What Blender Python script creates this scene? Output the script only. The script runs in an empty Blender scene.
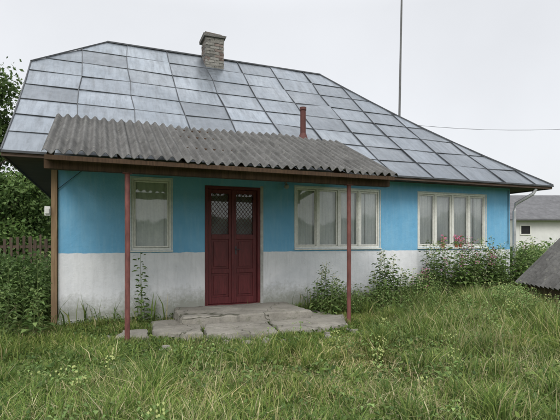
import bpy, math, random
import numpy as np
from mathutils import Vector
random.seed(7); rng=np.random.default_rng(7)
R=math.radians

# ---------------------------------------------------------------- helpers
def link(o,parent=None):
    bpy.context.scene.collection.objects.link(o)
    if parent is not None: o.parent=parent
    return o
def empty(name,loc=(0,0,0)):
    e=bpy.data.objects.new(name,None); e.location=loc; return link(e)

class MB:
    def __init__(s): s.v=[]; s.f=[]; s.m=[]; s.c=[]
    def add(s,vs,fs,mi=0,col=(1,1,1)):
        b=len(s.v); s.v+= [tuple(p) for p in vs]
        for f in fs: s.f.append([b+i for i in f]); s.m.append(mi); s.c.append(col)
    def box(s,x0,x1,y0,y1,z0,z1,mi=0,col=(1,1,1),j=0):
        vs=[(x,y,z) for z in(z0,z1) for y in(y0,y1) for x in(x0,x1)]
        if j: vs=[tuple(c+random.uniform(-j,j) for c in p) for p in vs]
        s.add(vs,[(0,2,3,1),(4,5,7,6),(0,1,5,4),(2,6,7,3),(0,4,6,2),(1,3,7,5)],mi,col)
    def beam(s,p0,p1,w,h,up=(0,0,1),mi=0,col=(1,1,1)):
        p0=Vector(p0);p1=Vector(p1);d=(p1-p0).normalized();up=Vector(up)
        sd=d.cross(up)
        if sd.length<1e-4: sd=d.cross(Vector((0,1,0)))
        sd.normalize();u=sd.cross(d).normalized()
        vs=[]
        for p in(p0,p1):
            for a,b in((-1,-1),(1,-1),(1,1),(-1,1)):
                vs.append(p+sd*a*w/2+u*b*h/2)
        s.add(vs,[(0,1,2,3),(7,6,5,4),(0,4,5,1),(1,5,6,2),(2,6,7,3),(3,7,4,0)],mi,col)
    def tube(s,pts,rad,n=8,mi=0,col=(1,1,1)):
        b=len(s.v)
        pts=[Vector(p) for p in pts]
        for i,p in enumerate(pts):
            d=(pts[min(i+1,len(pts)-1)]-pts[max(i-1,0)]).normalized()
            a=d.cross(Vector((0,0,1)))
            if a.length<.05: a=d.cross(Vector((1,0,0)))
            a.normalize();c=d.cross(a)
            r=rad[i] if isinstance(rad,(list,tuple)) else rad
            for k in range(n):
                t=2*math.pi*k/n
                s.v.append(tuple(p+a*r*math.cos(t)+c*r*math.sin(t)))
        for i in range(len(pts)-1):
            for k in range(n):
                k2=(k+1)%n
                s.f.append([b+i*n+k,b+i*n+k2,b+(i+1)*n+k2,b+(i+1)*n+k]);s.m.append(mi);s.c.append(col)
        s.f.append([b+k for k in range(n)][::-1]);s.m.append(mi);s.c.append(col)
        s.f.append([b+(len(pts)-1)*n+k for k in range(n)]);s.m.append(mi);s.c.append(col)
    def obj(s,name,mats,parent=None,bevel=0,smooth=False):
        me=bpy.data.meshes.new(name);me.from_pydata(s.v,[],s.f)
        for m in mats: me.materials.append(m)
        me.polygons.foreach_set('material_index',s.m)
        at=me.color_attributes.new('Col','FLOAT_COLOR','CORNER')
        arr=[]
        for f,c in zip(s.f,s.c): arr+= [c[0],c[1],c[2],1]*len(f)
        at.data.foreach_set('color',arr)
        if smooth: me.polygons.foreach_set('use_smooth',[True]*len(s.f))
        me.update();o=bpy.data.objects.new(name,me);link(o,parent)
        if bevel:
            b=o.modifiers.new('bev','BEVEL');b.width=bevel;b.segments=2;b.limit_method='ANGLE'
        return o

def np_mesh(name,verts,faces_tri,cols_v,mat,parent=None,quads=None):
    me=bpy.data.meshes.new(name)
    nv=len(verts);nt=0 if faces_tri is None else len(faces_tri);nq=0 if quads is None else len(quads)
    me.vertices.add(nv);me.vertices.foreach_set('co',verts.astype(np.float32).ravel())
    loops=[];starts=[]
    if nq: loops.append(quads.ravel());starts.append(np.arange(nq)*4)
    if nt: loops.append(faces_tri.ravel());starts.append(nq*4+np.arange(nt)*3)
    loops=np.concatenate(loops);starts=np.concatenate(starts)
    me.loops.add(len(loops));me.loops.foreach_set('vertex_index',loops.astype(np.int32))
    me.polygons.add(len(starts));me.polygons.foreach_set('loop_start',starts.astype(np.int32))
    me.update(calc_edges=True)
    at=me.color_attributes.new('Col','FLOAT_COLOR','POINT')
    c=np.ones((nv,4),np.float32);c[:,:3]=cols_v;at.data.foreach_set('color',c.ravel())
    me.materials.append(mat);me.update();me.validate()
    o=bpy.data.objects.new(name,me);return link(o,parent)

# ---------------------------------------------------------------- materials
class NT:
    def __init__(s,name):
        s.m=bpy.data.materials.new(name);s.m.use_nodes=True;s.t=s.m.node_tree;s.n=s.t.nodes;s.n.clear()
        s.out=s.n.new('ShaderNodeOutputMaterial')
    def new(s,t,**k):
        n=s.n.new(t)
        for a,b in k.items(): setattr(n,a,b)
        return n
    def l(s,a,b): s.t.links.new(a,b)
    def coord(s): return s.new('ShaderNodeTexCoord').outputs['Object']
    def noise(s,scale,detail=6,rough=.6,vec=None,sc=None,dist=0):
        n=s.new('ShaderNodeTexNoise');n.inputs['Scale'].default_value=scale;n.inputs['Detail'].default_value=detail
        n.inputs['Roughness'].default_value=rough;n.inputs['Distortion'].default_value=dist
        v=vec or s.coord()
        if sc:
            mp=s.new('ShaderNodeMapping');mp.inputs['Scale'].default_value=sc;s.l(v,mp.inputs[0]);v=mp.outputs[0]
        s.l(v,n.inputs['Vector']);return n.outputs['Fac']
    def ramp(s,fac,stops):
        r=s.new('ShaderNodeValToRGB');e=r.color_ramp.elements
        while len(e)<len(stops): e.new(.5)
        for el,(p,c) in zip(e,stops):
            el.position=p;el.color=(c,c,c,1) if isinstance(c,(int,float)) else (*c,1)
        s.l(fac,r.inputs[0]);return r.outputs[0]
    def mix(s,f,a,b,mode='MIX'):
        m=s.new('ShaderNodeMix',data_type='RGBA',blend_type=mode)
        for i,x in((0,f),(6,a),(7,b)):
            if isinstance(x,(int,float)): m.inputs[i].default_value=x if i==0 else (x,x,x,1)
            elif isinstance(x,tuple): m.inputs[i].default_value=(*x,1)
            else: s.l(x,m.inputs[i])
        return m.outputs[2]
    def math(s,op,a,b=0):
        m=s.new('ShaderNodeMath',operation=op)
        for i,x in((0,a),(1,b)):
            if isinstance(x,(int,float)): m.inputs[i].default_value=x
            else: s.l(x,m.inputs[i])
        return m.outputs[0]
    def pbr(s,col,rough=.8,metal=0,bump=None,bs=.3,bd=.02,spec=.5):
        p=s.new('ShaderNodeBsdfPrincipled')
        for k,x in(('Base Color',col),('Roughness',rough),('Metallic',metal),('Specular IOR Level',spec)):
            if isinstance(x,(int,float)): p.inputs[k].default_value=x if k!='Base Color' else (x,x,x,1)
            elif isinstance(x,tuple): p.inputs[k].default_value=(*x,1)
            else: s.l(x,p.inputs[k])
        if bump is not None:
            b=s.new('ShaderNodeBump');b.inputs['Strength'].default_value=bs;b.inputs['Distance'].default_value=bd
            s.l(bump,b.inputs['Height']);s.l(b.outputs[0],p.inputs['Normal'])
        s.l(p.outputs[0],s.out.inputs[0]);return s.m

def simple(name,col,var=.25,scale=8,rough=.8,bs=.3,metal=0,bd=.01,sc=None,spec=.4):
    t=NT(name);n=t.noise(scale,8,.65,sc=sc)
    d=tuple(c*(1-var) for c in col);b=tuple(min(1,c*(1+var)) for c in col)
    c=t.ramp(n,[(.3,d),(.7,b)])
    return t.pbr(c,rough,metal,n,bs,bd,spec)

def foliage(name,trans=.3,rough=.6):
    t=NT(name);a=t.new('ShaderNodeAttribute');a.attribute_name='Col'
    p=t.new('ShaderNodeBsdfPrincipled');t.l(a.outputs['Color'],p.inputs['Base Color'])
    p.inputs['Roughness'].default_value=rough;p.inputs['Specular IOR Level'].default_value=.25
    tr=t.new('ShaderNodeBsdfTranslucent');t.l(a.outputs['Color'],tr.inputs[0])
    m=t.new('ShaderNodeMixShader');m.inputs[0].default_value=trans
    t.l(p.outputs[0],m.inputs[1]);t.l(tr.outputs[0],m.inputs[2]);t.l(m.outputs[0],t.out.inputs[0]);return t.m

def m_wall():
    t=NT('painted_plaster');co=t.coord()
    sep=t.new('ShaderNodeSeparateXYZ');t.l(co,sep.inputs[0]);z=sep.outputs[2]
    wob=t.math('MULTIPLY',t.noise(6,3,.5),.035)
    edge=t.math('GREATER_THAN',t.math('ADD',z,wob),1.195)
    n1=t.noise(1.3,6,.6);n2=t.noise(14,6,.7);st=t.noise(3,6,.7,sc=(4,4,.5));n4=t.noise(.8,7,.7,dist=.6)
    blue=t.ramp(n1,[(.3,(.135,.37,.59)),(.7,(.20,.46,.68))])
    blue=t.mix(t.ramp(st,[(.47,0),(.8,.6)]),blue,(.30,.52,.67))
    blue=t.mix(t.ramp(n4,[(.50,0),(.68,.4)]),blue,(.12,.31,.49))
    blue=t.mix(t.ramp(t.noise(6,8,.78),[(.62,0),(.70,.45)]),blue,(.30,.48,.60))
    white=t.ramp(n1,[(.3,(.66,.68,.71)),(.65,(.79,.80,.82))])
    white=t.mix(t.ramp(st,[(.48,0),(.76,.5)]),white,(.48,.49,.50))
    white=t.mix(t.ramp(n4,[(.50,0),(.68,.45)]),white,(.50,.53,.56))
    low=t.math('ADD',t.math('MULTIPLY',z,-2.3),t.math('MULTIPLY',t.math('ADD',n2,t.math('MULTIPLY',n4,1.1)),1.25))
    dirt=t.ramp(low,[(.1,0),(.85,.85)])
    white=t.mix(dirt,white,(.25,.26,.21))
    spots=t.ramp(t.noise(4.5,8,.78),[(.60,0),(.67,.6)])
    white=t.mix(spots,white,(.46,.45,.42))
    chips=t.ramp(t.noise(11,8,.8),[(.70,0),(.72,.7)])
    white=t.mix(chips,white,(.32,.30,.27))
    col=t.mix(edge,white,blue)
    bl=t.math('ADD',t.math('MULTIPLY',n1,1.2),t.math('MULTIPLY',n2,.35))
    return t.pbr(col,.85,0,bl,.65,.035,.3)
def m_roof():
    t=NT('galvanised_sheet')
    a=t.new('ShaderNodeAttribute');a.attribute_name='Col'
    n=t.noise(.9,5,.6);n2=t.noise(9,6,.7);n3=t.noise(2.2,7,.75,sc=(4,.5,.5));n4=t.noise(.35,4,.6)
    c=t.ramp(n,[(.3,(.135,.155,.175)),(.7,(.215,.235,.258))])
    c=t.mix(1,c,a.outputs['Color'],'MULTIPLY')
    c=t.mix(t.ramp(n4,[(.44,0),(.64,.5)]),c,(.32,.345,.37))
    c=t.mix(t.ramp(n3,[(.44,0),(.68,.7)]),c,(.085,.095,.105))
    c=t.mix(t.ramp(t.noise(13,8,.8),[(.6,0),(.72,.5)]),c,(.09,.09,.09))
    r=t.ramp(n2,[(.3,.26),(.7,.46)])
    h=t.math('ADD',t.math('MULTIPLY',t.noise(1.8,2,.5),1),t.math('MULTIPLY',n2,.03))
    return t.pbr(c,r,.70,h,.5,.035,.5)
def m_slate():
    t=NT('asbestos_slate')
    n=t.noise(2.2,8,.7);n2=t.noise(22,8,.7);n3=t.noise(3,7,.75,sc=(5,.6,.6))
    c=t.ramp(n,[(.3,(.075,.073,.07)),(.7,(.15,.148,.142))])
    c=t.mix(t.ramp(n3,[(.48,0),(.7,.65)]),c,(.04,.04,.038))
    c=t.mix(t.ramp(n2,[(.5,0),(.66,.6)]),c,(.04,.04,.038))
    c=t.mix(t.ramp(t.noise(9,8,.75),[(.58,0),(.7,.6)]),c,(.25,.25,.21))
    return t.pbr(c,.92,0,n2,.4,.01,.2)
def m_wood(name,a,b,sc=(1,1,14)):
    t=NT(name);n=t.noise(3,8,.7,sc=sc)
    c=t.ramp(n,[(.3,a),(.7,b)]);return t.pbr(c,.85,0,n,.4,.008,.2)
def m_glass():
    t=NT('window_glass')
    tr=t.new('ShaderNodeBsdfTransparent');tr.inputs[0].default_value=(.95,.97,.97,1)
    g=t.new('ShaderNodeBsdfGlossy');g.inputs['Roughness'].default_value=.03;g.inputs[0].default_value=(.9,.9,.9,1)
    n=t.noise(1.5,2,.5);b=t.new('ShaderNodeBump');b.inputs['Strength'].default_value=.15;b.inputs['Distance'].default_value=.02
    t.l(n,b.inputs['Height']);t.l(b.outputs[0],g.inputs['Normal'])
    f=t.new('ShaderNodeFresnel');f.inputs[0].default_value=1.5
    m=t.new('ShaderNodeMixShader');t.l(t.math('ADD',f.outputs[0],.05),m.inputs[0]);t.l(tr.outputs[0],m.inputs[1]);t.l(g.outputs[0],m.inputs[2])
    t.l(m.outputs[0],t.out.inputs[0]);return t.m
def m_curtain():
    t=NT('net_curtain');n=t.noise(26,4,.7);n2=t.noise(2.4,5,.6);n3=t.noise(3,4,.6,sc=(9,1,.4))
    c=t.ramp(n2,[(.3,(.72,.75,.75)),(.7,(.92,.92,.90))])
    c=t.mix(t.ramp(n,[(.45,0),(.6,.2)]),c,(.5,.52,.53))
    c=t.mix(t.ramp(n3,[(.45,0),(.65,.35)]),c,(.48,.51,.53))
    return t.pbr(c,.9,0)
def m_concrete():
    t=NT('rough_concrete');n=t.noise(2.5,8,.7);n2=t.noise(30,6,.8)
    c=t.ramp(n,[(.3,(.18,.17,.145)),(.7,(.36,.34,.30))])
    c=t.mix(t.ramp(n2,[(.5,0),(.7,.55)]),c,(.14,.135,.11))
    c=t.mix(t.ramp(t.noise(5,8,.75),[(.54,0),(.66,.6)]),c,(.11,.12,.07))
    v=t.new('ShaderNodeTexVoronoi',feature='DISTANCE_TO_EDGE');v.inputs['Scale'].default_value=.8
    dn=t.new('ShaderNodeTexNoise');dn.inputs['Scale'].default_value=5
    co=t.coord();t.l(co,dn.inputs['Vector'])
    va=t.new('ShaderNodeVectorMath',operation='MULTIPLY_ADD');t.l(dn.outputs['Color'],va.inputs[0]);va.inputs[1].default_value=(.4,.4,.0);t.l(co,va.inputs[2])
    t.l(va.outputs[0],v.inputs['Vector'])
    cr=t.ramp(v.outputs['Distance'],[(.001,0),(.007,1)])
    c=t.mix(cr,(.07,.07,.05),c)
    h=t.math('ADD',t.math('ADD',n,t.math('MULTIPLY',n2,.3)),t.math('MULTIPLY',cr,.3))
    return t.pbr(c,.92,0,h,.7,.04,.2)
def m_vcol(name,rough=.85,bs=.4,bd=.01):
    t=NT(name);a=t.new('ShaderNodeAttribute');a.attribute_name='Col';n=t.noise(25,8,.7)
    c=t.mix(1,a.outputs['Color'],t.ramp(n,[(.3,.6),(.7,1.2)]),'MULTIPLY')
    return t.pbr(c,rough,0,n,bs,bd,.2)
def m_ground():
    t=NT('meadow_ground');n=t.noise(.35,8,.65);n2=t.noise(6,8,.75);n3=t.noise(.06,6,.6)
    c=t.ramp(n2,[(.3,(.035,.05,.015)),(.5,(.09,.115,.038)),(.72,(.17,.17,.07))])
    c=t.mix(t.ramp(n,[(.4,0),(.65,.6)]),c,(.13,.17,.05))
    c=t.mix(t.ramp(n3,[(.4,0),(.6,.5)]),c,(.08,.13,.04))
    return t.pbr(c,.95,0,n2,.6,.05,.1)

WALL=m_wall();ROOF=m_roof();SLATE=m_slate();GLASS=m_glass();CURT=m_curtain();CONC=m_concrete()
SEAM=simple('roof_seam',(.075,.08,.087),.3,6,.7,metal=.2)
DARKWOOD=m_wood('dark_timber',(.035,.022,.014),(.10,.062,.038),(12,1,1))
BEAMW=m_wood('eave_timber',(.05,.035,.028),(.12,.085,.065),(1,10,10))
RAWWOOD=m_wood('raw_timber',(.16,.105,.06),(.33,.23,.14),(14,14,.8))
CREAM=simple('white_frame_paint',(.68,.68,.63),.14,18,.6,.2)
MAROON=simple('maroon_door_paint',(.105,.018,.02),.38,5,.5,.2,sc=(6,6,1))
RUST=simple('rusty_red_paint',(.16,.058,.05),.45,14,.7,.3,sc=(1,1,.4))
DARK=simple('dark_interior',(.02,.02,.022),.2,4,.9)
BRICK=m_vcol('chimney_brick',.95,.9,.02)
POTM=m_vcol('pot_plant')
GREYP=simple('grey_zinc_pipe',(.42,.43,.44),.2,6,.5,metal=.4)
WHITEP=simple('white_plaster',(.66,.66,.64),.1,2,.9)
FOL=foliage('leaf_foliage',.28);GRASSM=foliage('grass_blades',.32,.7)
BARK=simple('bark',(.10,.08,.06),.4,10,.95,.6,sc=(3,3,.6))
GROUND=m_ground()
FENCEW=m_wood('old_fence_wood',(.06,.045,.035),(.15,.11,.08),(8,8,.8))

gb=MB()
gb.add([(-300,-300,0),(300,-300,0),(300,300,0),(-300,300,0)],[(0,1,2,3)])
gb.obj('ground',[GROUND])

# ---------------------------------------------------------------- house
house=empty('rural_house')
W=9.87;D=8.0;WT=2.66
ops=[(1.12,1.80,1.22,2.47),(2.39,3.45,.18,2.39),(4.17,6.14,1.235,2.455),(7.13,9.11,1.235,2.465)]
def front_wall():
    b=MB()
    xs=sorted({0,W,*[o[0] for o in ops],*[o[1] for o in ops]});zs=sorted({-.05,WT,*[o[2] for o in ops],*[o[3] for o in ops]})
    for i in range(len(xs)-1):
        for k in range(len(zs)-1):
            cx=(xs[i]+xs[i+1])/2;cz=(zs[k]+zs[k+1])/2
            if any(o[0]<cx<o[1] and o[2]<cz<o[3] for o in ops): continue
            b.add([(xs[i],0,zs[k]),(xs[i+1],0,zs[k]),(xs[i+1],0,zs[k+1]),(xs[i],0,zs[k+1])],[(0,1,2,3)])
    d=.22
    for x0,x1,z0,z1 in ops:
        b.add([(x0,0,z0),(x0,d,z0),(x0,d,z1),(x0,0,z1)],[(0,1,2,3)])
        b.add([(x1,0,z0),(x1,d,z0),(x1,d,z1),(x1,0,z1)],[(3,2,1,0)])
        b.add([(x0,0,z0),(x1,0,z0),(x1,d,z0),(x0,d,z0)],[(0,1,2,3)])
        b.add([(x0,0,z1),(x1,0,z1),(x1,d,z1),(x0,d,z1)],[(3,2,1,0)])
    b.add([(0,0,-.05),(0,D,-.05),(0,D,WT),(0,6.7,4.0),(0,5.5,4.85),(0,2.5,4.85),(0,1.3,3.95),(0,0,WT)],[(0,7,6,5,4,3,2,1)])
    b.add([(W,0,-.05),(W,D,-.05),(W,D,WT),(W,0,WT)],[(0,1,2,3)])
    b.add([(0,D,-.05),(W,D,-.05),(W,D,WT),(0,D,WT)],[(3,2,1,0)])
    b.obj('plastered_walls',[WALL],house)
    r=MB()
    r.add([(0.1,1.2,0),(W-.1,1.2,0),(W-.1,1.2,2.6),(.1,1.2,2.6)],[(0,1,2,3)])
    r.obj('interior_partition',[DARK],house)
    p=MB();p.box(-.02,W+.02,-.05,.0-.002,-.05,.10,j=.004);p.obj('wall_plinth',[WALL],house,.01)
front_wall()

def window(x0,x1,z0,z1,mull,idx):
    f=MB();t=.042
    y0,y1=.015,.075
    f.box(x0,x1,y0,y1,z0,z0+t);f.box(x0,x1,y0,y1,z1-t,z1)
    f.box(x0,x0+t,y0,y1,z0+t,z1-t);f.box(x1-t,x1,y0,y1,z0+t,z1-t)
    edges=[x0+t]+list(mull)+[x1-t]
    for m in mull: f.box(m-.026,m+.026,y0-.004,y1,z0+t,z1-t)
    for i in range(len(edges)-1):
        a=edges[i]+(.026 if i>0 else 0);c=edges[i+1]-(.026 if i<len(edges)-2 else 0);s=.026
        a+=.006;c-=.006;za=z0+t+.006;zb=z1-t-.006
        f.box(a,c,y0+.014,y1-.012,za,za+s);f.box(a,c,y0+.014,y1-.012,zb-s,zb)
        f.box(a,a+s,y0+.014,y1-.012,za+s,zb-s);f.box(c-s,c,y0+.014,y1-.012,za+s,zb-s)
    f.box(x0-.02,x1+.02,-.035,.012,z0-.03,z0-.002)
    f.box(x0-.014,x0-.002,-.010,.012,z0,z1+.014);f.box(x1+.002,x1+.014,-.010,.012,z0,z1+.014);f.box(x0-.002,x1+.002,-.010,.012,z1+.002,z1+.014)
    f.obj('window_frame_%d'%idx,[CREAM],house,.004)
    g=MB();g.add([(x0+.03,.045,z0+.03),(x1-.03,.045,z0+.03),(x1-.03,.045,z1-.03),(x0+.03,.045,z1-.03)],[(0,1,2,3)])
    g.obj('window_glass_%d'%idx,[GLASS],house)
    def panel(a,bx,za,zb,yy,k):
        n=int((bx-a)/.01);vs=[];fs=[]
        for kk in range(2):
            for i in range(n+1):
                x=a+(bx-a)*i/n;ph=x*k+math.sin(x*7)*1.8
                vs.append((x,yy+.010*math.sin(ph)+.004*math.sin(x*71),(za+.008*math.sin(ph)) if kk==0 else zb))
        for i in range(n): fs.append((i,i+1,n+2+i,n+1+i))
        return vs,fs
    c=MB();c.add(*panel(x0+.01,x1-.01,z0+.01,z1-.01,.105,38))
    wd=(x1-x0)
    for a,bx in((x0+.01,x0+.16*wd),(x1-.16*wd,x1-.01)): c.add(*panel(a,bx,z0+.01,z1-.01,.085,90))
    c.obj('net_curtain_%d'%idx,[CURT],house,smooth=True)
window(*ops[0],[],1)
window(*ops[2],[4.17+.5,4.17+.985,4.17+1.47],2)
window(*ops[3],[7.13+.49,7.13+.98,7.13+1.47],3)
for fx in(7.82,8.20,8.33):
    b=MB();zb=1.27
    b.tube([(fx,-.005,zb-.05),(fx,-.005,zb+.05)],[.03,.04],10,0,(.30,.11,.06))
    for k in range(80):
        a=random.uniform(0,6.28);h=random.uniform(.03,.25);r=random.uniform(.01,.09)
        p=Vector((fx+r*math.cos(a),-.02+.02*math.sin(a),zb+h));s=random.uniform(.008,.018)
        col=random.choice([(.65,.14,.28),(.6,.25,.38),(.5,.06,.12)]) if (h>.09 and random.random()<.5) else (.06,.13,.035)
        b.add([p+Vector((-s,0,0)),p+Vector((0,-.006,-s)),p+Vector((s,0,0)),p+Vector((0,.006,s))],[(0,1,2,3)],0,col)
    b.obj('flower_pot',[POTM])

def door():
    x0,x1,z0,z1=ops[1];b=MB();y0=.02
    t=.055
    b.box(x0,x0+t,y0-.03,.16,z0,z1);b.box(x1-t,x1,y0-.03,.16,z0,z1);b.box(x0+t,x1-t,y0-.03,.16,z1-t,z1)
    b.box(x0+t,x1-t,y0-.04,.16,z0,z0+.04)
    mid=(x0+x1)/2;GP=1.28
    for a,c in((x0+t+.004,mid-.003),(mid+.003,x1-t-.004)):
        s=.07;za=z0+.045;zb=z1-t-.005;pz=za+GP;y=.04;yb=.085
        b.box(a,a+s,y,yb,za,zb);b.box(c-s,c,y,yb,za,zb)
        b.box(a+s,c-s,y,yb,zb-.07,zb);b.box(a+s,c-s,y,yb,pz-.09,pz)
        b.box(a+s,c-s,y,yb,za,za+.12);b.box(a+s,c-s,y,yb,za+.56,za+.64)
        for q0,q1 in((za+.12,za+.56),(za+.64,pz-.09)):
            b.box(a+s,c-s,y+.022,yb-.002,q0,q1)
            i=.045;b.box(a+s+i,c-s-i,y+.006,y+.021,q0+i,q1-i)
    b.box(mid-.022,mid+.022,.022,.038,z0+.05,z1-t-.01)
    b.obj('door_leaves',[MAROON],house,.004)
    h=MB();h.tube([(mid+.06,.03,z0+1.05),(mid+.06,-.03,z0+1.05),(mid+.13,-.035,z0+1.045)],.007,8);h.box(mid+.048,mid+.072,.03,.0385,z0+.95,z0+1.10)
    h.obj('door_handle',[SEAM],house)
    l=MB();g=MB();c2=MB()
    for a,c in((x0+t+.074,mid-.073),(mid+.073,x1-t-.074)):
        za=z0+.045+GP;zb=z1-t-.075
        g.add([(a,.07,za),(c,.07,za),(c,.07,zb),(a,.07,zb)],[(0,1,2,3)])
        c2.add([(a,.12,za),(c,.12,za),(c,.12,zb),(a,.12,zb)],[(0,1,2,3)])
        w=c-a;st=.085
        for sg in(1,-1):
            for k in range(-14,24):
                p_=[]
                for i in range(0,41):
                    xx=a+w*i/40;zz=za+sg*(xx-a)*1.25+k*st
                    if za<=zz<=zb: p_.append((xx,.058 if sg>0 else .062,zz))
                if len(p_)>1: l.beam(p_[0],p_[-1],.006,.004,(0,1,0))
    l.obj('door_lattice',[simple('lattice_metal',(.10,.03,.03),.2,10,.6)],house)
    g.obj('door_glass',[GLASS],house)
    c2.obj('door_inner_screen',[simple('door_inner_cloth',(.26,.27,.28),.4,5,.9)],house)
door()
b=MB();b.box(3.453,3.51,-.006,.0-.001,.2,2.42);b.obj('door_casing',[simple('casing_plaster',(.42,.42,.40),.25,9,.9)],house)

# ---------------------------------------------------------------- main roof (left half hip, right full hip)
EX0,EX1=-.72,10.77;RX0,RX1=.80,6.75;VH=.70
def zv(v): return 2.70+3.64*v-.13*math.sin(math.pi*v)
def clip(poly,outline):
    out=poly
    n=len(outline)
    for i in range(n):
        a=outline[i];b=outline[(i+1)%n]
        def ins(p): return (b[0]-a[0])*(p[1]-a[1])-(b[1]-a[1])*(p[0]-a[0])>=-1e-9
        def inter(p,q):
            d1=(b[0]-a[0])*(p[1]-a[1])-(b[1]-a[1])*(p[0]-a[0]);d2=(b[0]-a[0])*(q[1]-a[1])-(b[1]-a[1])*(q[0]-a[0])
            t=d1/(d1-d2);return(p[0]+(q[0]-p[0])*t,p[1]+(q[1]-p[1])*t)
        new=[]
        for k in range(len(out)):
            p=out[k];q=out[(k+1)%len(out)]
            if ins(p):
                new.append(p)
                if not ins(q): new.append(inter(p,q))
            elif ins(q): new.append(inter(p,q))
        out=new
        if len(out)<3: return []
    return out
pan=MB();sm=MB()
def slope(S,outline,a0,a1,cw,rows):
    def nrm(a,v):
        p=Vector(S(a,v));u=Vector(S(a+.01,v))-p;w=Vector(S(a,v+.01))-p
        n=u.cross(w).normalized();return n if n.z>0 else -n
    cols=[];a=a0
    while a<a1+.01: cols.append(a);a+=cw*random.uniform(.96,1.04)
    cols.append(a)
    CX=[[c+(random.uniform(-.03,.03) if 0<i<len(cols)-1 else 0) for i,c in enumerate(cols)] for r in range(rows+1)]
    RV=[[r/rows+(random.uniform(-.005,.005) if 0<r<rows else 0) for r in range(rows+1)] for i in range(len(cols)+1)]
    for i in range(len(cols)-1):
        for r in range(rows):
            v0,v1=r/rows,(r+1)/rows
            c00,c10,c01,c11=(CX[r][i],RV[i][r]),(CX[r][i+1],RV[i+1][r]),(CX[r+1][i],RV[i][r+1]),(CX[r+1][i+1],RV[i+1][r+1])
            def bil(fa,fv): return tuple((c00[k]*(1-fa)+c10[k]*fa)*(1-fv)+(c01[k]*(1-fa)+c11[k]*fa)*fv for k in(0,1))
            ca=(cols[i]+cols[i+1])/2;cv=(v0+v1)/2;n=nrm(ca,cv)
            k1=random.gauss(0,.009);k2=random.gauss(0,.010);g=random.choice([random.uniform(.68,.9),random.uniform(.85,1.1),random.uniform(1.0,1.3)])
            GA,GV=4,4
            for ga in range(GA):
                for gv in range(GV):
                    cell=[bil((ga+da)/GA,(gv+dv)/GV) for da,dv in((0,0),(1,0),(1,1),(0,1))]
                    q=clip(cell,outline)
                    if len(q)<3: continue
                    vs=[]
                    for aa,vv in q:
                        fa=(aa-cols[i])/(cols[i+1]-cols[i]);fv=(vv-v0)/(v1-v0)
                        pil=.007*math.sin(math.pi*max(0,min(1,fa)))*math.sin(math.pi*max(0,min(1,fv)))
                        vs.append(Vector(S(aa,vv))+n*(k1*(aa-ca)+k2*(vv-cv)*5.8+pil+.012))
                    nn=(vs[1]-vs[0]).cross(vs[2]-vs[0])
                    if nn.z<0: vs=vs[::-1]
                    pan.add(vs,[tuple(range(len(vs)))],0,(g*.98,g,g*1.03))
    def inside(a,v):
        n=len(outline)
        for i in range(n):
            p=outline[i];q=outline[(i+1)%n]
            if (q[0]-p[0])*(v-p[1])-(q[1]-p[1])*(a-p[0])<-1e-6: return False
        return True
    def seg(p,q,w,h):
        K=24;run=None;last=None
        for k in range(K+1):
            f=k/K;c=(p[0]+(q[0]-p[0])*f,p[1]+(q[1]-p[1])*f)
            if inside(*c):
                if run is None: run=c
                last=c
        if run and last and run!=last:
            n=nrm((run[0]+last[0])/2,(run[1]+last[1])/2)
            sm.beam(Vector(S(*run))+n*(.010+h/2),Vector(S(*last))+n*(.010+h/2),w,h,n)
    for i in range(len(cols)):
        for r in range(rows): seg((CX[r][i],RV[i][r]),(CX[r+1][i],RV[i][r+1]),.012,.022)
    for r in range(1,rows):
        for i in range(len(cols)-1):
            seg((CX[r][i],RV[i][r]),(CX[r][i+1],RV[i+1][r]),.014,.013)
fo=[(EX0,0),(EX1,0),(RX1,1),(RX0,1),(EX0,VH)]
slope(lambda a,v:(a,-.45+4.45*v,zv(v)),fo,EX0,EX1,1.0,8)
slope(lambda a,v:(a,8.45-4.45*v,zv(v)),fo,EX0,EX1,1.0,8)
slope(lambda a,v:(EX1-(EX1-RX1)*v,a,zv(v)),[(-.45,0),(8.45,0),(4,1)],-.45,8.45,1.0,8)
yh=-.45+4.45*VH
slope(lambda a,v:(EX0+(RX0-EX0)*(v-VH)/(1-VH),a,zv(v)),[(yh,VH),(8-yh,VH),(4,1)],yh,8-yh,1.0,8)
pan.obj('roof_sheets',[ROOF],house)
for side in(0,1):
    Y=lambda v:(-.45+4.45*v) if side==0 else (8.45-4.45*v)
    for k in range(8):
        v0,v1=k/8,(k+1)/8
        sm.beam((EX1-(EX1-RX1)*v0,Y(v0),zv(v0)+.03),(EX1-(EX1-RX1)*v1,Y(v1),zv(v1)+.03),.04,.03)
    sm.beam((EX0,Y(VH),zv(VH)+.03),(RX0,Y(1),zv(1)+.03),.04,.03)
    for k in range(6):
        v0,v1=k*VH/6,(k+1)*VH/6
        sm.beam((EX0,Y(v0),zv(v0)),(EX0,Y(v1),zv(v1)),.022,.06)
sm.beam((RX0,4,zv(1)+.03),(RX1,4,zv(1)+.03),.05,.035)
sm.obj('roof_seams',[SEAM],house)
u=MB()
for side in(0,1):
    Y=lambda v:(-.45+4.45*v) if side==0 else (8.45-4.45*v)
    for k in range(8):
        v0,v1=k/8,(k+1)/8
        def xl(v): return EX0+.01 if v<=VH else EX0+(RX0-EX0)*(v-VH)/(1-VH)
        def xr(v): return EX1-(EX1-RX1)*v-.01
        if v0<VH<v1: steps=[(v0,VH),(VH,v1)]
        else: steps=[(v0,v1)]
        for p,q in steps:
            u.add([(xl(p),Y(p),zv(p)-.04),(xr(p),Y(p),zv(p)-.04),(xr(q),Y(q),zv(q)-.04),(xl(q),Y(q),zv(q)-.04)],[(0,1,2,3)])
u.add([(EX0,-.42,2.655),(EX1-.02,-.42,2.655),(EX1-.02,8.4,2.655),(EX0,8.4,2.655)],[(0,1,2,3)])
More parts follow.
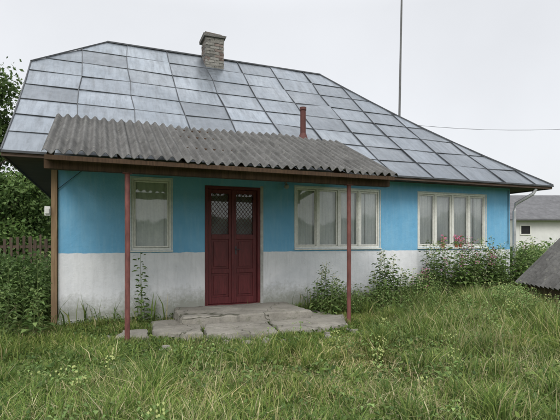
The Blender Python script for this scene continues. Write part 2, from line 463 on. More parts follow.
u.box(EX0,EX1-.03,-.445,-.42,2.63,2.69);u.box(EX1-.03,EX1-.005,-.42,8.4,2.63,2.69);u.box(EX0+.0,EX0+.03,-.42,8.4,2.63,2.69)
u.obj('roof_boarding',[BEAMW],house)
g=MB();g.beam((EX0,-.455,2.70),(EX1,-.455,2.70),.03,.035);g.obj('eave_drip_edge',[SEAM],house)
c=MB();c.box(-.10,-.01,-.06,.06,.05,2.62,j=.006)
c.obj('corner_timber',[RAWWOOD],house,.005)
c=MB();c.box(-.19,-.105,-.09,-.02,1.78,1.93);c.box(-.18,-.12,-.115,-.088,1.81,1.90);c.obj('corner_meter_box',[WHITEP],house,.008)

# chimney
ch=MB();cx,cy=3.42,3.75;z=5.9;w=.25;CT=6.66
mort=MB();mort.box(cx-w+.012,cx+w-.012,cy-w+.012,cy+w-.012,5.9,CT-.03,0,(.24,.235,.22));
row=0
while z<CT-.01:
    off=.12 if row%2 else 0
    for side in range(4):
        p=-w
        if off: p=-w-.12
        while p<w-.01:
            a=max(p,-w);e=min(p+.238,w)
            if e-a>.03:
                col=random.choice([(.17,.13,.115),(.22,.18,.16),(.17,.165,.155),(.24,.23,.21),(.26,.25,.23)])
                c4={0:(cx+a,cx+e,cy-w,cy-w+.1),1:(cx+a,cx+e,cy+w-.1,cy+w),2:(cx-w,cx-w+.1,cy+a,cy+e),3:(cx+w-.1,cx+w,cy+a,cy+e)}[side]
                k=.0015*side
                ch.box(c4[0]+.005+k,c4[1]-.005-k,c4[2]+k,c4[3]-k,z+.005,z+.066,0,col,.008)
            p+=.246
    z+=.073;row+=1
ch.box(cx-w-.05,cx+w+.05,cy-w-.05,cy+w+.05,z+.005,z+.065,0,(.22,.21,.20),.015)
ch.box(cx-w+.02,cx+w-.06,cy-w+.03,cy+w-.03,z+.068,z+.14,0,(.20,.17,.15),.02)
ch.obj('chimney_bricks',[BRICK],house);mort.obj('chimney_core',[BRICK],house)
s=MB();s.tube([(4.62,.6,3.4),(4.62,.6,4.18)],.06,14);s.tube([(4.62,.6,4.15),(4.62,.6,4.21)],.072,14);s.tube([(4.62,.6,3.5),(4.62,.6,3.66)],[.12,.065],14)
s.obj('stove_pipe',[simple('pipe_red_oxide',(.09,.03,.025),.3,9,.7)],house,smooth=False)

# ---------------------------------------------------------------- porch
def corr(name,P0,U,V,L,H,amp,lam,mat,parent,rows=2):
    P0=Vector(P0);U=Vector(U).normalized();V=Vector(V).normalized();Nn=U.cross(V).normalized()
    if Nn.z<0: Nn=-Nn
    b=MB()
    per=H/rows
    for r in range(rows):
        sheets=int(math.ceil(L/1.12))
        for sidx in range(sheets):
            a0=sidx*L/sheets;a1=min((sidx+1)*L/sheets+.04,L)
            n=int((a1-a0)/lam*12);base=len(b.v);jit=random.uniform(-.02,.02)
            lift=(.010 if sidx%2 else 0)
            for side in(0,1):
                for j in range(2):
                    for i in range(n+1):
                        a=a0+(a1-a0)*i/n
                        h=per*r+(jit-.03*(r>0) if j==0 else per+.06)
                        if j==1 and r==rows-1: h=per*(r+1)+jit
                        sag=.012*math.sin(a*2.1+r)+.008*math.sin(a*5.3)
                        o=amp*math.sin(2*math.pi*a/lam)+lift+(.016 if j==0 and r>0 else 0)+sag-(.008 if side else 0)
                        b.v.append(tuple(P0+U*a+V*h+Nn*o))
            m=n+1
            def F(l): b.f.append(l);b.m.append(0);b.c.append((1,1,1))
            for i in range(n):
                F([base+i,base+i+1,base+m+i+1,base+m+i])
                F([base+2*m+i+1,base+2*m+i,base+3*m+i,base+3*m+i+1])
                F([base+i+1,base+i,base+2*m+i,base+2*m+i+1])
                F([base+m+i,base+m+i+1,base+3*m+i+1,base+3*m+i])
    return b.obj(name,[mat],parent)
FZ=2.46;BZ=3.41;FY=-2.0;BY=0.0
corr('porch_roof',(-.03,FY,FZ),(1,0,0),(0,BY-FY,BZ-FZ),5.16,math.hypot(BY-FY,BZ-FZ),.029,.137,SLATE,house,1)
pb=MB();sl=(BZ-FZ)/(BY-FY)
def pz(y): return FZ+sl*(y-FY)
pb.box(-.02,5.08,-1.83,-1.72,2.28,2.40)
pb.box(.0,5.06,-1.99,-1.965,2.365,2.425)
for i in range(7):
    x=.05+i*.82
    pb.beam((x,-1.93,pz(-1.93)-.09),(x,.0,pz(0)-.09),.06,.09,(0,0,1))
for y in(-1.2,-.55,-.1): pb.box(-.01,5.1,y-.03,y+.03,pz(y)-.075,pz(y)-.036)
for x in(.05,4.95): pb.beam((x,-1.78,2.335),(x,.0,2.60),.06,.10)
for x in(.05,1.69,3.33,4.97): pb.box(x-.035,x+.035,-.08,-.01,2.62,pz(-.05)-.1)
pb.obj('porch_timbers',[DARKWOOD],house,.004)
for i,(x,y) in enumerate(((.96,-1.78),(4.33,-1.78))):
    b=MB();b.tube([(x,y,-.1),(x+.004,y,1.2),(x,y,2.285)],.034,16);b.box(x-.06,x+.06,y-.05,y+.05,2.272,2.28)
    b.obj('porch_post_%d'%(i+1),[RUST],house)
l=MB();l.tube([(3.95,-.02,2.50),(3.95,-.09,2.50),(3.95,-.10,2.47)],.015,8);l.tube([(3.95,-.10,2.47),(3.95,-.10,2.44),(3.95,-.10,2.40),(3.95,-.10,2.375)],[.025,.05,.045,.015],12)
l.obj('wall_lamp',[simple('lamp_shell',(.3,.3,.3),.2,10,.4)],house)
l=MB();l.tube([(10.25,-.40,2.62),(10.2,-.36,2.5),(9.97,-.08,2.28),(9.95,-.06,2.1),(9.95,-.06,.2)],.04,10);l.obj('downpipe',[GREYP],house)
l=MB();l.tube([(9.80,-.012,2.6),(9.8,-.012,1.3)],.006,6);l.tube([(-.02,-.03,2.2),(.35,-.02,2.53),(1.0,-.02,2.56),(3.9,-.02,2.54)],.005,6);l.obj('wall_cable',[DARK],house)

# ---------------------------------------------------------------- doorstep
st=empty('concrete_doorstep')
def slab(name,poly,z0,z1,seed,tx=0,ty=0):
    rnd=random.Random(seed);b=MB();P=[]
    n=len(poly)
    for i in range(n):
        p=Vector(poly[i]);q=Vector(poly[(i+1)%n]);k=max(2,int((q-p).length/.09))
        for j in range(k):
            c=p+(q-p)*j/k;P.append((c.x+rnd.uniform(-.022,.022),c.y+rnd.uniform(-.022,.022)))
    m=len(P);cx=sum(p[0] for p in P)/m;cy=sum(p[1] for p in P)/m
    vs=[];rings=[(1.02,z0),(1.0,(z0+z1)/2),(.99,z1-.022),(.965,z1),(.6,z1+.008),(.25,z1)]
    for s,z in rings:
        for p in P:
            x=cx+(p[0]-cx)*s+rnd.uniform(-.006,.006);y=cy+(p[1]-cy)*s+rnd.uniform(-.006,.006)
            vs.append((x,y,z+(rnd.uniform(-.006,.006)+tx*(x-cx)+ty*(y-cy))*(z>z0)))
    vs.append((cx,cy,z1));fs=[]
    for r in range(len(rings)-1):
        for i in range(m): fs.append((r*m+i,r*m+(i+1)%m,(r+1)*m+(i+1)%m,(r+1)*m+i))
    for i in range(m): fs.append(((len(rings)-1)*m+i,(len(rings)-1)*m+(i+1)%m,len(vs)-1))
    b.add(vs,fs);b.obj(name,[CONC],st)
SLABS=[([(1.78,-1.12),(2.6,-1.25),(3.2,-1.18),(3.92,-1.27),(3.95,-.06),(1.82,-.06)],.215,0,.0),
 ([(1.30,-1.55),(1.92,-1.98),(2.05,-1.28),(1.73,-.45),(1.40,-.5)],.10,.03,-.03),
 ([(1.98,-1.98),(3.0,-2.08),(3.1,-1.28),(2.10,-1.27)],.105,-.02,.02),
 ([(3.06,-2.05),(4.2,-1.95),(4.50,-1.3),(4.02,-1.1),(3.92,-1.30),(3.16,-1.26)],.095,.02,.03),
 ([(4.03,-1.02),(4.55,-1.15),(4.40,-.4),(4.0,-.35)],.085,-.04,.0),
 ([(.80,-1.5),(1.24,-1.75),(1.26,-1.2),(.95,-1.05)],.07,.05,.03)]
for i,(p,z1,tx,ty) in enumerate(SLABS): slab('step_slab_%d'%(i+1),p,-.06,z1,i+1,tx,ty)
for k in range(34):
    side=random.random()
    if side<.6: a,y=random.uniform(.8,4.7),random.uniform(-2.4,-2.1)
    elif side<.8: a,y=random.uniform(.6,1.2),random.uniform(-2,-.8)
    else: a,y=random.uniform(4.6,4.95),random.uniform(-1.9,-.4)
    r=random.uniform(.02,.075);b=MB();vs=[];ph=random.random()*6
    for q in range(7): vs.append((a+r*math.cos(q*.9+ph)*random.uniform(.8,1.2),y+r*math.sin(q*.9+ph)*random.uniform(.8,1.2),-.01))
    for q in range(7): vs.append((vs[q][0]*.75+a*.25,vs[q][1]*.75+y*.25,r*random.uniform(.6,1.0)))
    b.add(vs,[(q,(q+1)%7,7+(q+1)%7,7+q) for q in range(7)]+[tuple(range(7,14))]);b.obj('rubble_%d'%k,[CONC],st)

# ---------------------------------------------------------------- grass
def fnoise(x,y,s=1,ph=0):
    v=0;a=1;tot=0
    for k in range(4):
        f=s*2**k
        v=v+a*(np.sin(x*f*1.3+y*f*.7+ph+k*1.7+1.5*np.sin(y*f*.9+ph*2+k))*np.cos(y*f*1.1-x*f*.5+ph*1.3+k*2.1));tot+=a;a*=.6
    return v/tot*.5+.5
def inpoly(x,y,poly,s=1.0):
    cx=sum(p[0] for p in poly)/len(poly);cy=sum(p[1] for p in poly)/len(poly)
    P=[(cx+(p[0]-cx)*s,cy+(p[1]-cy)*s) for p in poly]
    r=np.zeros(len(x),bool);j=len(P)-1
    for i in range(len(P)):
        xi,yi=P[i];xj,yj=P[j]
        c=((yi>y)!=(yj>y))&(x<(xj-xi)*(y-yi)/(yj-yi+1e-12)+xi);r^=c;j=i
    return r
def in_block(x,y):
    h=(x>-.12)&(x<W+.1)&(y>-.04)&(y<8.1)
    for p,_,_,_ in SLABS: h|=inpoly(x,y,p,1.0)
    return h
def trim(x,y):
    """trodden, short grass around the porch and the step"""
    d=np.exp(-(((x-2.6)/2.3)**4+((y+1.9)/1.0)**4))
    d2=np.exp(-(((x-.8)/1.3)**4+((y+1.2)/1.5)**4))
    return 1-.62*np.maximum(d,.9*d2)
GREENS=np.array([(.10,.165,.038),(.14,.21,.048),(.19,.255,.066),(.075,.135,.034),(.25,.29,.095)])
STRAW=np.array([(.46,.41,.23),(.37,.33,.17),(.54,.49,.31)])
def blades(x,y,h,w,lean,dry,name,mat=GRASSM,parent=None,z0=0,tone=1.0):
    n=len(x);ang=rng.uniform(0,2*np.pi,n);la=rng.uniform(0,2*np.pi,n)+1.5*fnoise(x,y,1.2,11)
    dx=np.cos(ang);dy=np.sin(ang);lx=np.cos(la)*lean*h;ly=np.sin(la)*lean*h
    P=np.zeros((n,5,3))
    P[:,0]=np.stack([x-dx*w/2,y-dy*w/2,np.full(n,-.01)+z0],1);P[:,1]=np.stack([x+dx*w/2,y+dy*w/2,np.full(n,-.01)+z0],1)
    m=.55
    P[:,2]=np.stack([x+dx*w*.42+lx*.3,y+dy*w*.42+ly*.3,z0+h*m],1);P[:,3]=np.stack([x-dx*w*.42+lx*.3,y-dy*w*.42+ly*.3,z0+h*m],1)
    zt=h*np.clip(1-.35*lean**2,.25,1)
    P[:,4]=np.stack([x+lx,y+ly,z0+zt],1)
    idx=np.arange(n)[:,None]*5
    quads=idx+np.array([[0,1,2,3]]);tris=idx+np.array([[3,2,4]])
    c=GREENS[rng.integers(0,len(GREENS),n)];s=STRAW[rng.integers(0,3,n)]
    isd=(rng.random(n)<dry)[:,None];c=np.where(isd,s,c)
    pat=fnoise(x,y,.6,5)[:,None];pat2=fnoise(x,y,2.3,8)[:,None]
    c=c*(.52+.6*pat+.6*pat2)*rng.uniform(.75,1.2,(n,1))*tone
    yel=np.clip(fnoise(x,y,.8,15)*2-.9,0,1)[:,None];c=c*(1+yel*np.array([[.22,.14,-.1]]))
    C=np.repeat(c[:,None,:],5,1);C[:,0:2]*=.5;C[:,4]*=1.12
    return np_mesh(name,P.reshape(-1,3),tris,C.reshape(-1,3),mat,parent,quads)
grass=empty('grass')
def pts(n,x0,x1,y0,y1): return rng.uniform(x0,x1,n),rng.uniform(y0,y1,n)
def hgt(x,y):
    h=.06+.17*np.clip(fnoise(x,y,.8,1)*1.6-.35,0,1)+.24*np.clip(fnoise(x,y,2.4,2)-.5,0,1)+.18*np.clip(fnoise(x,y,5,6)-.55,0,1)
    h=h+.20*np.clip((x-4.2)/3,0,1)*np.clip((y+5.5)/2.5,0,1)+.08*np.exp(-np.abs(y+.2)/.3)*(x>4)
    h=h+.2*np.clip((-x-.3)/1.5,0,1)*np.clip((y+4)/3,0,1)
    h=h*(1-.35*np.exp(-((x-2.6)**2+(y+3.2)**2)/2.0))
    return h*trim(x,y)
x,y=pts(270000,-4.5,11,-6.3,.0);k=~in_block(x,y);x=x[k];y=y[k]
h=hgt(x,y)*rng.uniform(.5,1.3,len(x));dr=.06+.35*np.clip(fnoise(x,y,.9,9)*1.8-.9,0,1)+.25*np.exp(-((x-3)**2/4+(y+4.3)**2/1.2))
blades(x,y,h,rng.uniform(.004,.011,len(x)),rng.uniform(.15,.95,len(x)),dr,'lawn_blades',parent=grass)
x,y=pts(20000,-3.5,9,-6.2,-.3);k=~in_block(x,y)&((fnoise(x,y,1.1,9)>.58)|(((x-3)**2/4+(y+4.3)**2/1.2)<1.0));x=x[k];y=y[k];n=len(x)
blades(x,y,rng.uniform(.10,.2,n)*trim(x,y),rng.uniform(.003,.006,n),rng.uniform(1.2,2.4,n),np.full(n,.9),'dry_stalks',parent=grass,z0=.03)
x,y=pts(7000,-4,12,-5.8,-.3);k=~in_block(x,y)&(trim(x,y)>.8)&(fnoise(x,y,1.0,4)+.25*np.clip((x-4)/3,-.3,1)>.60);x=x[k];y=y[k];n=len(x)
hh=rng.uniform(.3,.65,n)*(.65+.55*np.clip((x-3.5)/3,0,1));blades(x,y,hh,rng.uniform(.003,.006,n),rng.uniform(.1,.6,n),np.full(n,.6),'seed_stalks',parent=grass)
tx,ty=pts(380,-4,11,-6.0,-.3);kk=~in_block(tx,ty)&(trim(tx,ty)>.75);tx=tx[kk];ty=ty[kk];m=len(tx);pi=rng.integers(0,m,34000)
th=rng.uniform(.15,.42,m)*(1+.5*np.clip((tx-4)/3,0,1));ts=rng.uniform(.04,.12,m)
x=tx[pi]+rng.normal(0,1,len(pi))*ts[pi];y=ty[pi]+rng.normal(0,1,len(pi))*ts[pi];k=~in_block(x,y);x=x[k];y=y[k];pi=pi[k]
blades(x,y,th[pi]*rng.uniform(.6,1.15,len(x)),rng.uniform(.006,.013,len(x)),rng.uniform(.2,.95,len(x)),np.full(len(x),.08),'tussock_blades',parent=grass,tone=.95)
for i,(px,py,hh) in enumerate(((.96,-1.78,.16),(4.33,-1.78,.2),(.8,-.3,.2),(4.7,-.6,.36),(2.0,-2.0,.15),(3.1,-2.1,.14),(1.0,-.95,.2),(1.65,-1.25,.14))):
    n=600;x=px+rng.normal(0,.16,n);y=py+rng.normal(0,.10,n);k=~in_block(x,y);x=x[k];y=y[k];n=len(x)
    blades(x,y,rng.uniform(.35,1,n)*hh,rng.uniform(.005,.009,n),rng.uniform(.2,.9,n),np.full(n,.12),'tuft_%d'%i,parent=grass)
x,y=pts(70000,-14,30,-.5,26);k=~in_block(x,y)&~((x>-.1)&(x<9.9)&(y>0)&(y<26));x=x[k];y=y[k];n=len(x)
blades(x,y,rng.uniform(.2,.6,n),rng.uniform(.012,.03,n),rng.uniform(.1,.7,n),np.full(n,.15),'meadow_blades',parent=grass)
x,y=pts(45000,11,26,-8,-.3);n=len(x)
blades(x,y,rng.uniform(.2,.5,n),rng.uniform(.01,.02,n),rng.uniform(.1,.7,n),np.full(n,.2),'meadow_blades_2',parent=grass)

def leafcloud(P,size,cols,name,parent=None,up=.6,mat=FOL,asp=1.7):
    n=len(P);d=rng.normal(size=(n,3));d/=np.linalg.norm(d,axis=1)[:,None]
    nrm=rng.normal(size=(n,3));nrm[:,2]+=up*2;nrm-=d*(nrm*d).sum(1)[:,None];nrm/=np.linalg.norm(nrm,axis=1)[:,None]
    s=np.cross(d,nrm);L=size[:,None]*asp/2;Wd=size[:,None]/2
    V=np.stack([P-d*L,P+s*Wd-nrm*Wd*.25,P+d*L,P-s*Wd-nrm*Wd*.25],1)
    q=np.arange(n)[:,None]*4+np.array([[0,1,2,3]])
    C=np.repeat(cols[:,None,:],4,1)
    return np_mesh(name,V.reshape(-1,3),None,C.reshape(-1,3),mat,parent,q)
x,y=pts(85000,-4.5,11,-6.2,-.05);k=~in_block(x,y)&(fnoise(x,y,1.7,7)>.47);x=x[k];y=y[k];n=len(x)
P=np.stack([x,y,rng.uniform(.02,.17,n)*trim(x,y)],1);c=GREENS[rng.integers(0,4,n)]*rng.uniform(.6,1.05,(n,1))
leafcloud(P,rng.uniform(.014,.042,n),c,'clover_leaves',grass,up=1.0)

# ---------------------------------------------------------------- weeds
def weed(x,y,h,b,bushy=1.0,flower=None,tone=1.0,leaf=.07):
    base=Vector((x,y,0));n=8;lean=Vector((random.uniform(-.16,.16),random.uniform(-.12,.06),1))
    P=[base+Vector((lean.x*h*(i/n)**1.5,lean.y*h*(i/n)**1.5,h*i/n)) for i in range(n+1)]
    b.tube(P,[.007*(1-.75*i/n)+.001 for i in range(n+1)],4,0,(.15*tone,.20*tone,.07*tone))
    cnt=int(h*50*bushy)
    for k in range(cnt):
        t=.08+.92*k/cnt;i=min(int(t*n),n-1);p=P[i].lerp(P[i+1],t*n-i)
        a=k*2.4+random.uniform(-.4,.4);L=leaf*(1.5-.9*t)*random.uniform(.7,1.4)
        d=Vector((math.cos(a),math.sin(a),random.uniform(-.1,.6))).normalized()
        s=d.cross(Vector((0,0,1))).normalized()*L*random.uniform(.18,.32)
        g=random.uniform(.7,1.3)*tone;c=random.choice([(.09,.15,.04),(.12,.19,.055),(.17,.24,.08)])
        c=(c[0]*g,c[1]*g,c[2]*g);q=p+d*random.uniform(0,.07)*bushy;m=q+d*L*.55+Vector((0,0,.008));e=q+d*L-Vector((0,0,L*.3))
        b.add([q,m-s,e,m+s],[(0,1,2,3)],0,c)
    if flower:
        for k in range(int(14*bushy)):
            p=P[-1]+Vector((random.gauss(0,.035),random.gauss(0,.035),random.uniform(-.2,.05)));r=.009
            b.add([p+Vector((-r,0,0)),p+Vector((0,-r,-r)),p+Vector((r,0,0)),p+Vector((0,r,r))],[(0,1,2,3)],0,flower)
CR=(.5,.5,.30);YG=(.36,.40,.15);PK=(.5,.16,.28)
def single(x,y,h,**k):
    b=MB();weed(x,y,h,b,**k);b.obj('tall_weed',[FOL])
single(1.27,-.22,1.2,bushy=.9,leaf=.10,tone=1.15)
single(1.33,-.2,.7,bushy=.9,leaf=.09,tone=1.1)
for dx in(0,.12,-.1,.25,.18,.06): single(4.62+dx,-.35-abs(dx),.95-abs(dx)*1.5,bushy=1.4,flower=CR,leaf=.09)
for dx,h in((0,1.18),(.16,.95),(.3,1.1),(.45,.8),(-.15,.75),(.08,.85),(.38,.9),(.22,1.15),(.55,.7)): single(5.75+dx,-.5,h,bushy=1.7,flower=CR,leaf=.10)
wp=MB()
for k in range(125):
    x=random.uniform(6.5,9.8);h=random.uniform(.5,1.05)*(1.4 if 7.0<x<9.7 else .8)
    weed(x,random.uniform(-1.1,-.15),min(h,1.5),wp,random.uniform(1.1,1.8),random.choice([None,None,YG,CR,PK]),random.uniform(.75,1.4),random.uniform(.07,.12))
for k in range(70):
    weed(random.uniform(4.3,7),random.uniform(-1.2,-.15),random.uniform(.25,.68),wp,1.4,None,1.1,.08)
for k in range(140):
    weed(random.uniform(5.4,11),random.uniform(-3.4,-.9),random.uniform(.25,.62),wp,1.4,YG if random.random()<.2 else None,random.uniform(.9,1.4),.075)
for k in range(34):
    weed(random.uniform(9.6,10.9),random.uniform(-1.3,.3),random.uniform(.6,1.4),wp,1.6,YG if random.random()<.4 else None,random.uniform(.9,1.3),.09)
wp.obj('weed_patch',[FOL])
wp=MB()
for k in range(110):
    weed(random.uniform(-2.8,-.13),random.uniform(-1.0,4),random.uniform(.5,1.15),wp,1.5,None,random.uniform(.7,1.25),.1)
for k in range(18):
    weed(random.uniform(-.5,1.7),random.uniform(-.4,-.12),random.uniform(.1,.26),wp,1.4,None,1.1,.06)
wp.obj('weed_patch',[FOL])
wp=MB()
for k in range(200):
    weed(random.uniform(-3,8),random.uniform(-5.8,-2.3),random.uniform(.10,.32),wp,1.5,YG if random.random()<.15 else None,random.uniform(.9,1.4),random.uniform(.045,.08))
wp.obj('weed_patch',[FOL])

# ---------------------------------------------------------------- trees
def tree(name,x,y,H,Rc,nl=16000,tone=1.0,leaf=.13,low=.2):
    e=empty(name,(x,y,0));b=MB();ends=[]
    b.tube([(0,0,-.1),(.05,.03,H*.25),(-.05,.05,H*.5),(.02,0,H*.8)],[.16,.12,.08,.03],10)
    for k in range(26):
        z=H*random.uniform(low+.05,.85);a=random.uniform(0,6.28);f=1-((z/H-.5)/.62)**2
        r=Rc*max(.25,f)*random.uniform(.5,1)
        e1=Vector((r*math.cos(a),r*math.sin(a),z+random.uniform(.1,.12*H)));s=Vector((0,0,z*.8))
        b.tube([s,s.lerp(e1,.5)+Vector((0,0,.1)),e1],[.05,.03,.01],6);ends+= [e1,s.lerp(e1,.65)]
    for k in range(6): ends.append(Vector((random.uniform(-.4,.4),random.uniform(-.4,.4),H*random.uniform(.85,.97))))
    b.obj('trunk_and_limbs',[BARK],e)
    E=np.array([tuple(p) for p in ends]);i=rng.integers(0,len(E),nl);sp=(.20*Rc)*(.6+.8*rng.random(len(E)))
    off=np.clip(rng.normal(size=(nl,3)),-1.9,1.9)*sp[i][:,None]*np.array([1,1,.7])
    P=E[i]+off;tn=rng.uniform(.55,1.4,len(E))[i]
    base=np.array([(.06,.105,.028),(.08,.125,.035),(.05,.085,.025),(.10,.15,.045)])[rng.integers(0,4,nl)]
    c=base*tn[:,None]*tone*rng.uniform(.75,1.25,(nl,1))
    leafcloud(P,rng.uniform(.6,1.2,nl)*leaf,c,'crown_leaves',e,up=.5)
tree('broadleaf_tree',-3.5,12.5,8.2,2.1,22000,.9,.11)
tree('broadleaf_tree',-5.6,11.5,6.6,2.2,14000,1.15,.11)
tree('broadleaf_tree',-.8,14.5,6.0,1.9,14000,1.3,.11)
tree('broadleaf_tree',-2.2,9.0,3.6,1.5,14000,1.5,.085,.05)
tree('broadleaf_tree',-9,15,8.5,3,10000,1)
tree('broadleaf_tree',-.9,20,7,2.6,9000,.8)
nl=45000;a=rng.uniform(0,2*np.pi,nl);r=rng.uniform(60,85,nl)
top=3.0+3.0*fnoise(a*18,r*.05,1,2);z=top*rng.random(nl)**.7
P=np.stack([r*np.cos(a)+3,r*np.sin(a),z],1);tn=.5+.8*fnoise(a*40,z,1,3)
c=np.array([(.07,.10,.04)])*tn[:,None]*rng.uniform(.8,1.2,(nl,1))
leafcloud(P,rng.uniform(.6,1.3,nl),c,'distant_trees',None,up=.4)
def bush(x,y,w,h,n,tone=1.0,leaf=.07):
    K=24;C=np.stack([rng.normal(0,w*.4,K),rng.normal(0,w*.3,K),rng.uniform(.15,.8,K)*h],1)
    i=rng.integers(0,K,n);P=C[i]+rng.normal(size=(n,3))*.2*h*np.array([1,1,.7]);P[:,2]=np.abs(P[:,2]);P+=np.array([x,y,0])
    tn=rng.uniform(.6,1.3,K)[i]
    c=np.array([(.08,.135,.038)])*tn[:,None]*tone*rng.uniform(.75,1.25,(n,1))
    leafcloud(P,rng.uniform(.6,1.3,n)*leaf,c,'bush',None,up=.5)
bush(12.5,1.5,2.2,1.2,6000,1.2);bush(15.5,3.5,3,1.2,7000,1.4);bush(18,6,3,1.2,5000,1.1)
bush(-2.6,5.6,1.6,1.1,5000,1.1);bush(-1.2,6.2,1.2,1.0,4000,.9);bush(-1.3,1.2,1.2,1.15,8000,1.1,.05)

f=MB()
x=-9.0
while x<-.35:
    h=random.uniform(1.40,1.56);f.box(x,x+random.uniform(.04,.07),4.98,5.0,.08,h,j=.012);x+=random.uniform(.11,.17)
for z in(.45,1.2): f.box(-9,-.35,5.004,5.05,z,z+.07)
for k in range(5): f.box(-8.9+k*2.1,-8.8+k*2.1,5.052,5.14,-.1,1.5)
f.obj('picket_fence',[FENCEW])

# ---------------------------------------------------------------- neighbour house
nb=empty('neighbour_house',(25.9,14.3,0));nb.rotation_euler=(0,0,R(-21.8))
b=MB();b.box(.5,13,0,6,0,2.95);b.obj('walls',[WHITEP],nb)
b=MB()
b.add([(0,-.5,2.85),(13.5,-.5,2.85),(13.5,3,4.75),(0,3,4.75),(13.5,6.5,2.85),(0,6.5,2.85)],[(0,1,2,3),(3,2,4,5)])
b.add([(0.5,0,2.9),(.5,6,2.9),(.5,3,4.65)],[(0,1,2)])
b.box(0,13.5,-.5,-.44,2.74,2.84)
b.obj('roof',[simple('neighbour_roof_tiles',(.11,.11,.115),.3,3,.9)],nb)
b=MB();b.box(1.0,1.6,-.03,.0,1.85,2.4);b.box(4,5,-.03,0,1.3,2.4);b.obj('windows',[DARK],nb)
b=MB();
for a,c,z0,z1 in((1.0,1.6,1.85,2.4),(4,5,1.3,2.4)):
    b.box(a-.07,a,-.05,-.0,z0-.07,z1+.07);b.box(c,c+.07,-.05,0,z0-.07,z1+.07);b.box(a,c,-.05,0,z0-.07,z0);b.box(a,c,-.05,0,z1,z1+.07)
b.obj('window_trim',[CREAM],nb)

# ---------------------------------------------------------------- cellar hut
hut=empty('cellar_hut')
A=Vector((7.60,-2.10,.64));E=Vector((-.37,-.93,0)).normalized();Sx=Vector((.93,-.37,0))
H=1.12;L=2.6
up=(Sx*1.15+Vector((0,0,H)))
corr('left_roof_slope',A,E,up,L,up.length,.024,.13,SLATE,hut,1)
A2=A+Sx*2.32
up2=(-Sx*1.15+Vector((0,0,H)))
corr('right_roof_slope',A2,E,up2,L,up2.length,.024,.13,SLATE,hut,1)
b=MB()
a=A+Sx*.15+E*.12;c=A+Sx*2.15+E*.12;d=E*(L-.24)
top=A+Sx*1.16+E*.12+Vector((0,0,H-.08))
def gz0(p,z): return Vector((p.x,p.y,z))
b.add([gz0(a,0),gz0(c,0),gz0(c,.68),top,gz0(a,.68)],[(0,1,2,3,4)])
b.add([gz0(a+d,0),gz0(c+d,0),gz0(c+d,.68),top+d,gz0(a+d,.68)],[(4,3,2,1,0)])
b.add([gz0(a,0),gz0(a+d,0),gz0(a+d,.68),gz0(a,.68)],[(0,1,2,3)])
b.add([gz0(c,0),gz0(c+d,0),gz0(c+d,.68),gz0(c,.68)],[(3,2,1,0)])
b.obj('hut_walls',[FENCEW],hut)
b=MB();b.beam(A+Sx*1.16+Vector((0,0,H+.03)),A+Sx*1.16+E*L+Vector((0,0,H+.03)),.16,.03);b.obj('ridge_cap',[SLATE],hut)
wp=MB()
for k in range(80):
    t=random.uniform(-.3,2.2);p=A+E*t-Sx*random.uniform(.0,.6);weed(p.x,p.y,random.uniform(.35,.68),wp,1.6,YG if random.random()<.2 else None,random.uniform(1,1.4),.08)
wp.obj('weed_patch',[FOL])
x=[];y=[]
for k in range(6000):
    t=random.uniform(-.6,2.5);p=A+E*t-Sx*random.uniform(-.1,.8);x.append(p.x);y.append(p.y)
x=np.array(x);y=np.array(y);n=len(x);blades(x,y,rng.uniform(.3,.62,n),rng.uniform(.005,.01,n),rng.uniform(.1,.6,n),np.full(n,.2),'hut_grass',parent=grass)

# ---------------------------------------------------------------- pole and wires
b=MB();b.tube([(12.9,8.5,0),(12.95,8.5,6),(13.12,8.45,15)],[.07,.055,.035],10);b.box(12.5,13.5,8.42,8.5,12.8,12.88);b.obj('antenna_mast',[simple('mast_metal',(.12,.12,.12),.2,8,.6)])
b=MB();n=14;p=Vector((12.98,8.5,6.6));q=Vector((25,3.0,6.9))
b.tube([p.lerp(q,i/n)-Vector((0,0,.5*4*(i/n)*(1-i/n))) for i in range(n+1)],.008,5);b.obj('overhead_wire',[DARK])
b=MB();b.tube([(25,3,0),(25,3,7.6)],[.13,.09],12);b.box(24.4,25.6,2.95,3.05,6.95,7.03);b.obj('utility_pole',[FENCEW])

# ---------------------------------------------------------------- world, sun, camera
sc=bpy.context.scene
w=bpy.data.worlds.new('World');sc.world=w;w.use_nodes=True;t=w.node_tree;t.nodes.clear()
sunv=Vector((-.35,-.75,.85)).normalized()
el=math.asin(sunv.z);rot=math.atan2(sunv.x,sunv.y)
sky=t.nodes.new('ShaderNodeTexSky');sky.sky_type='NISHITA';sky.sun_disc=False;sky.sun_elevation=el;sky.sun_rotation=rot;sky.dust_density=4
hs=t.nodes.new('ShaderNodeHueSaturation');hs.inputs['Saturation'].default_value=.35;t.links.new(sky.outputs[0],hs.inputs['Color'])
b1=t.nodes.new('ShaderNodeBackground');b1.inputs[1].default_value=.05;t.links.new(hs.outputs[0],b1.inputs[0])
tc=t.nodes.new('ShaderNodeTexCoord');sp=t.nodes.new('ShaderNodeSeparateXYZ');t.links.new(tc.outputs['Generated'],sp.inputs[0])
rp=t.nodes.new('ShaderNodeValToRGB');e=rp.color_ramp.elements;e.new(.5);e.new(.5);e.new(.5)
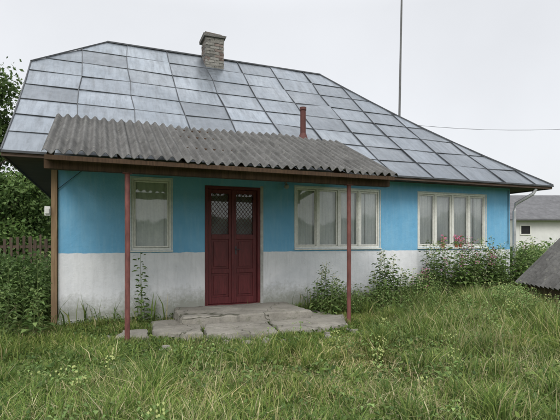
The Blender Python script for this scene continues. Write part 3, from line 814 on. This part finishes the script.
for el_,(p_,c_) in zip(e,((0,.64),(.12,.67),(.45,.67),(.7,.97),(1,1.0))): el_.position=p_;el_.color=(c_*.98,c_*.995,c_*1.025 if c_<.95 else 1,1)
t.links.new(sp.outputs[2],rp.inputs[0])
zr=t.nodes.new('ShaderNodeMapRange');zr.inputs[1].default_value=.5;zr.inputs[2].default_value=1;zr.inputs[3].default_value=1.05;zr.inputs[4].default_value=2.2;t.links.new(sp.outputs[2],zr.inputs[0])
no=t.nodes.new('ShaderNodeTexNoise');no.inputs['Scale'].default_value=2.2;no.inputs['Detail'].default_value=5;t.links.new(tc.outputs['Generated'],no.inputs['Vector'])
mr=t.nodes.new('ShaderNodeMapRange');mr.inputs[1].default_value=.3;mr.inputs[2].default_value=.7;mr.inputs[3].default_value=.93;mr.inputs[4].default_value=1.07;t.links.new(no.outputs['Fac'],mr.inputs[0])
mu=t.nodes.new('ShaderNodeMath');mu.operation='MULTIPLY';t.links.new(mr.outputs[0],mu.inputs[0]);t.links.new(zr.outputs[0],mu.inputs[1])
b2=t.nodes.new('ShaderNodeBackground');t.links.new(rp.outputs[0],b2.inputs[0]);t.links.new(mu.outputs[0],b2.inputs[1])
ad=t.nodes.new('ShaderNodeAddShader');t.links.new(b1.outputs[0],ad.inputs[0]);t.links.new(b2.outputs[0],ad.inputs[1])
ow=t.nodes.new('ShaderNodeOutputWorld');t.links.new(ad.outputs[0],ow.inputs[0])
sl_=bpy.data.lights.new('sun','SUN');sl_.energy=1.4;sl_.angle=R(24);sl_.color=(1,.97,.92)
so=bpy.data.objects.new('sun',sl_);so.rotation_euler=(-sunv).to_track_quat('-Z','Y').to_euler();link(so)
cam=bpy.data.cameras.new('camera');co=bpy.data.objects.new('camera',cam);link(co)
co.location=(.62,-8.07,1.38);co.rotation_euler=(R(90),0,R(-21.84))
cam.sensor_width=36;cam.lens=28.93;cam.shift_y=.0554;cam.clip_end=1000;cam.clip_start=.05
sc.camera=co
sc.view_settings.view_transform='Standard';sc.view_settings.look='None';sc.view_settings.exposure=0
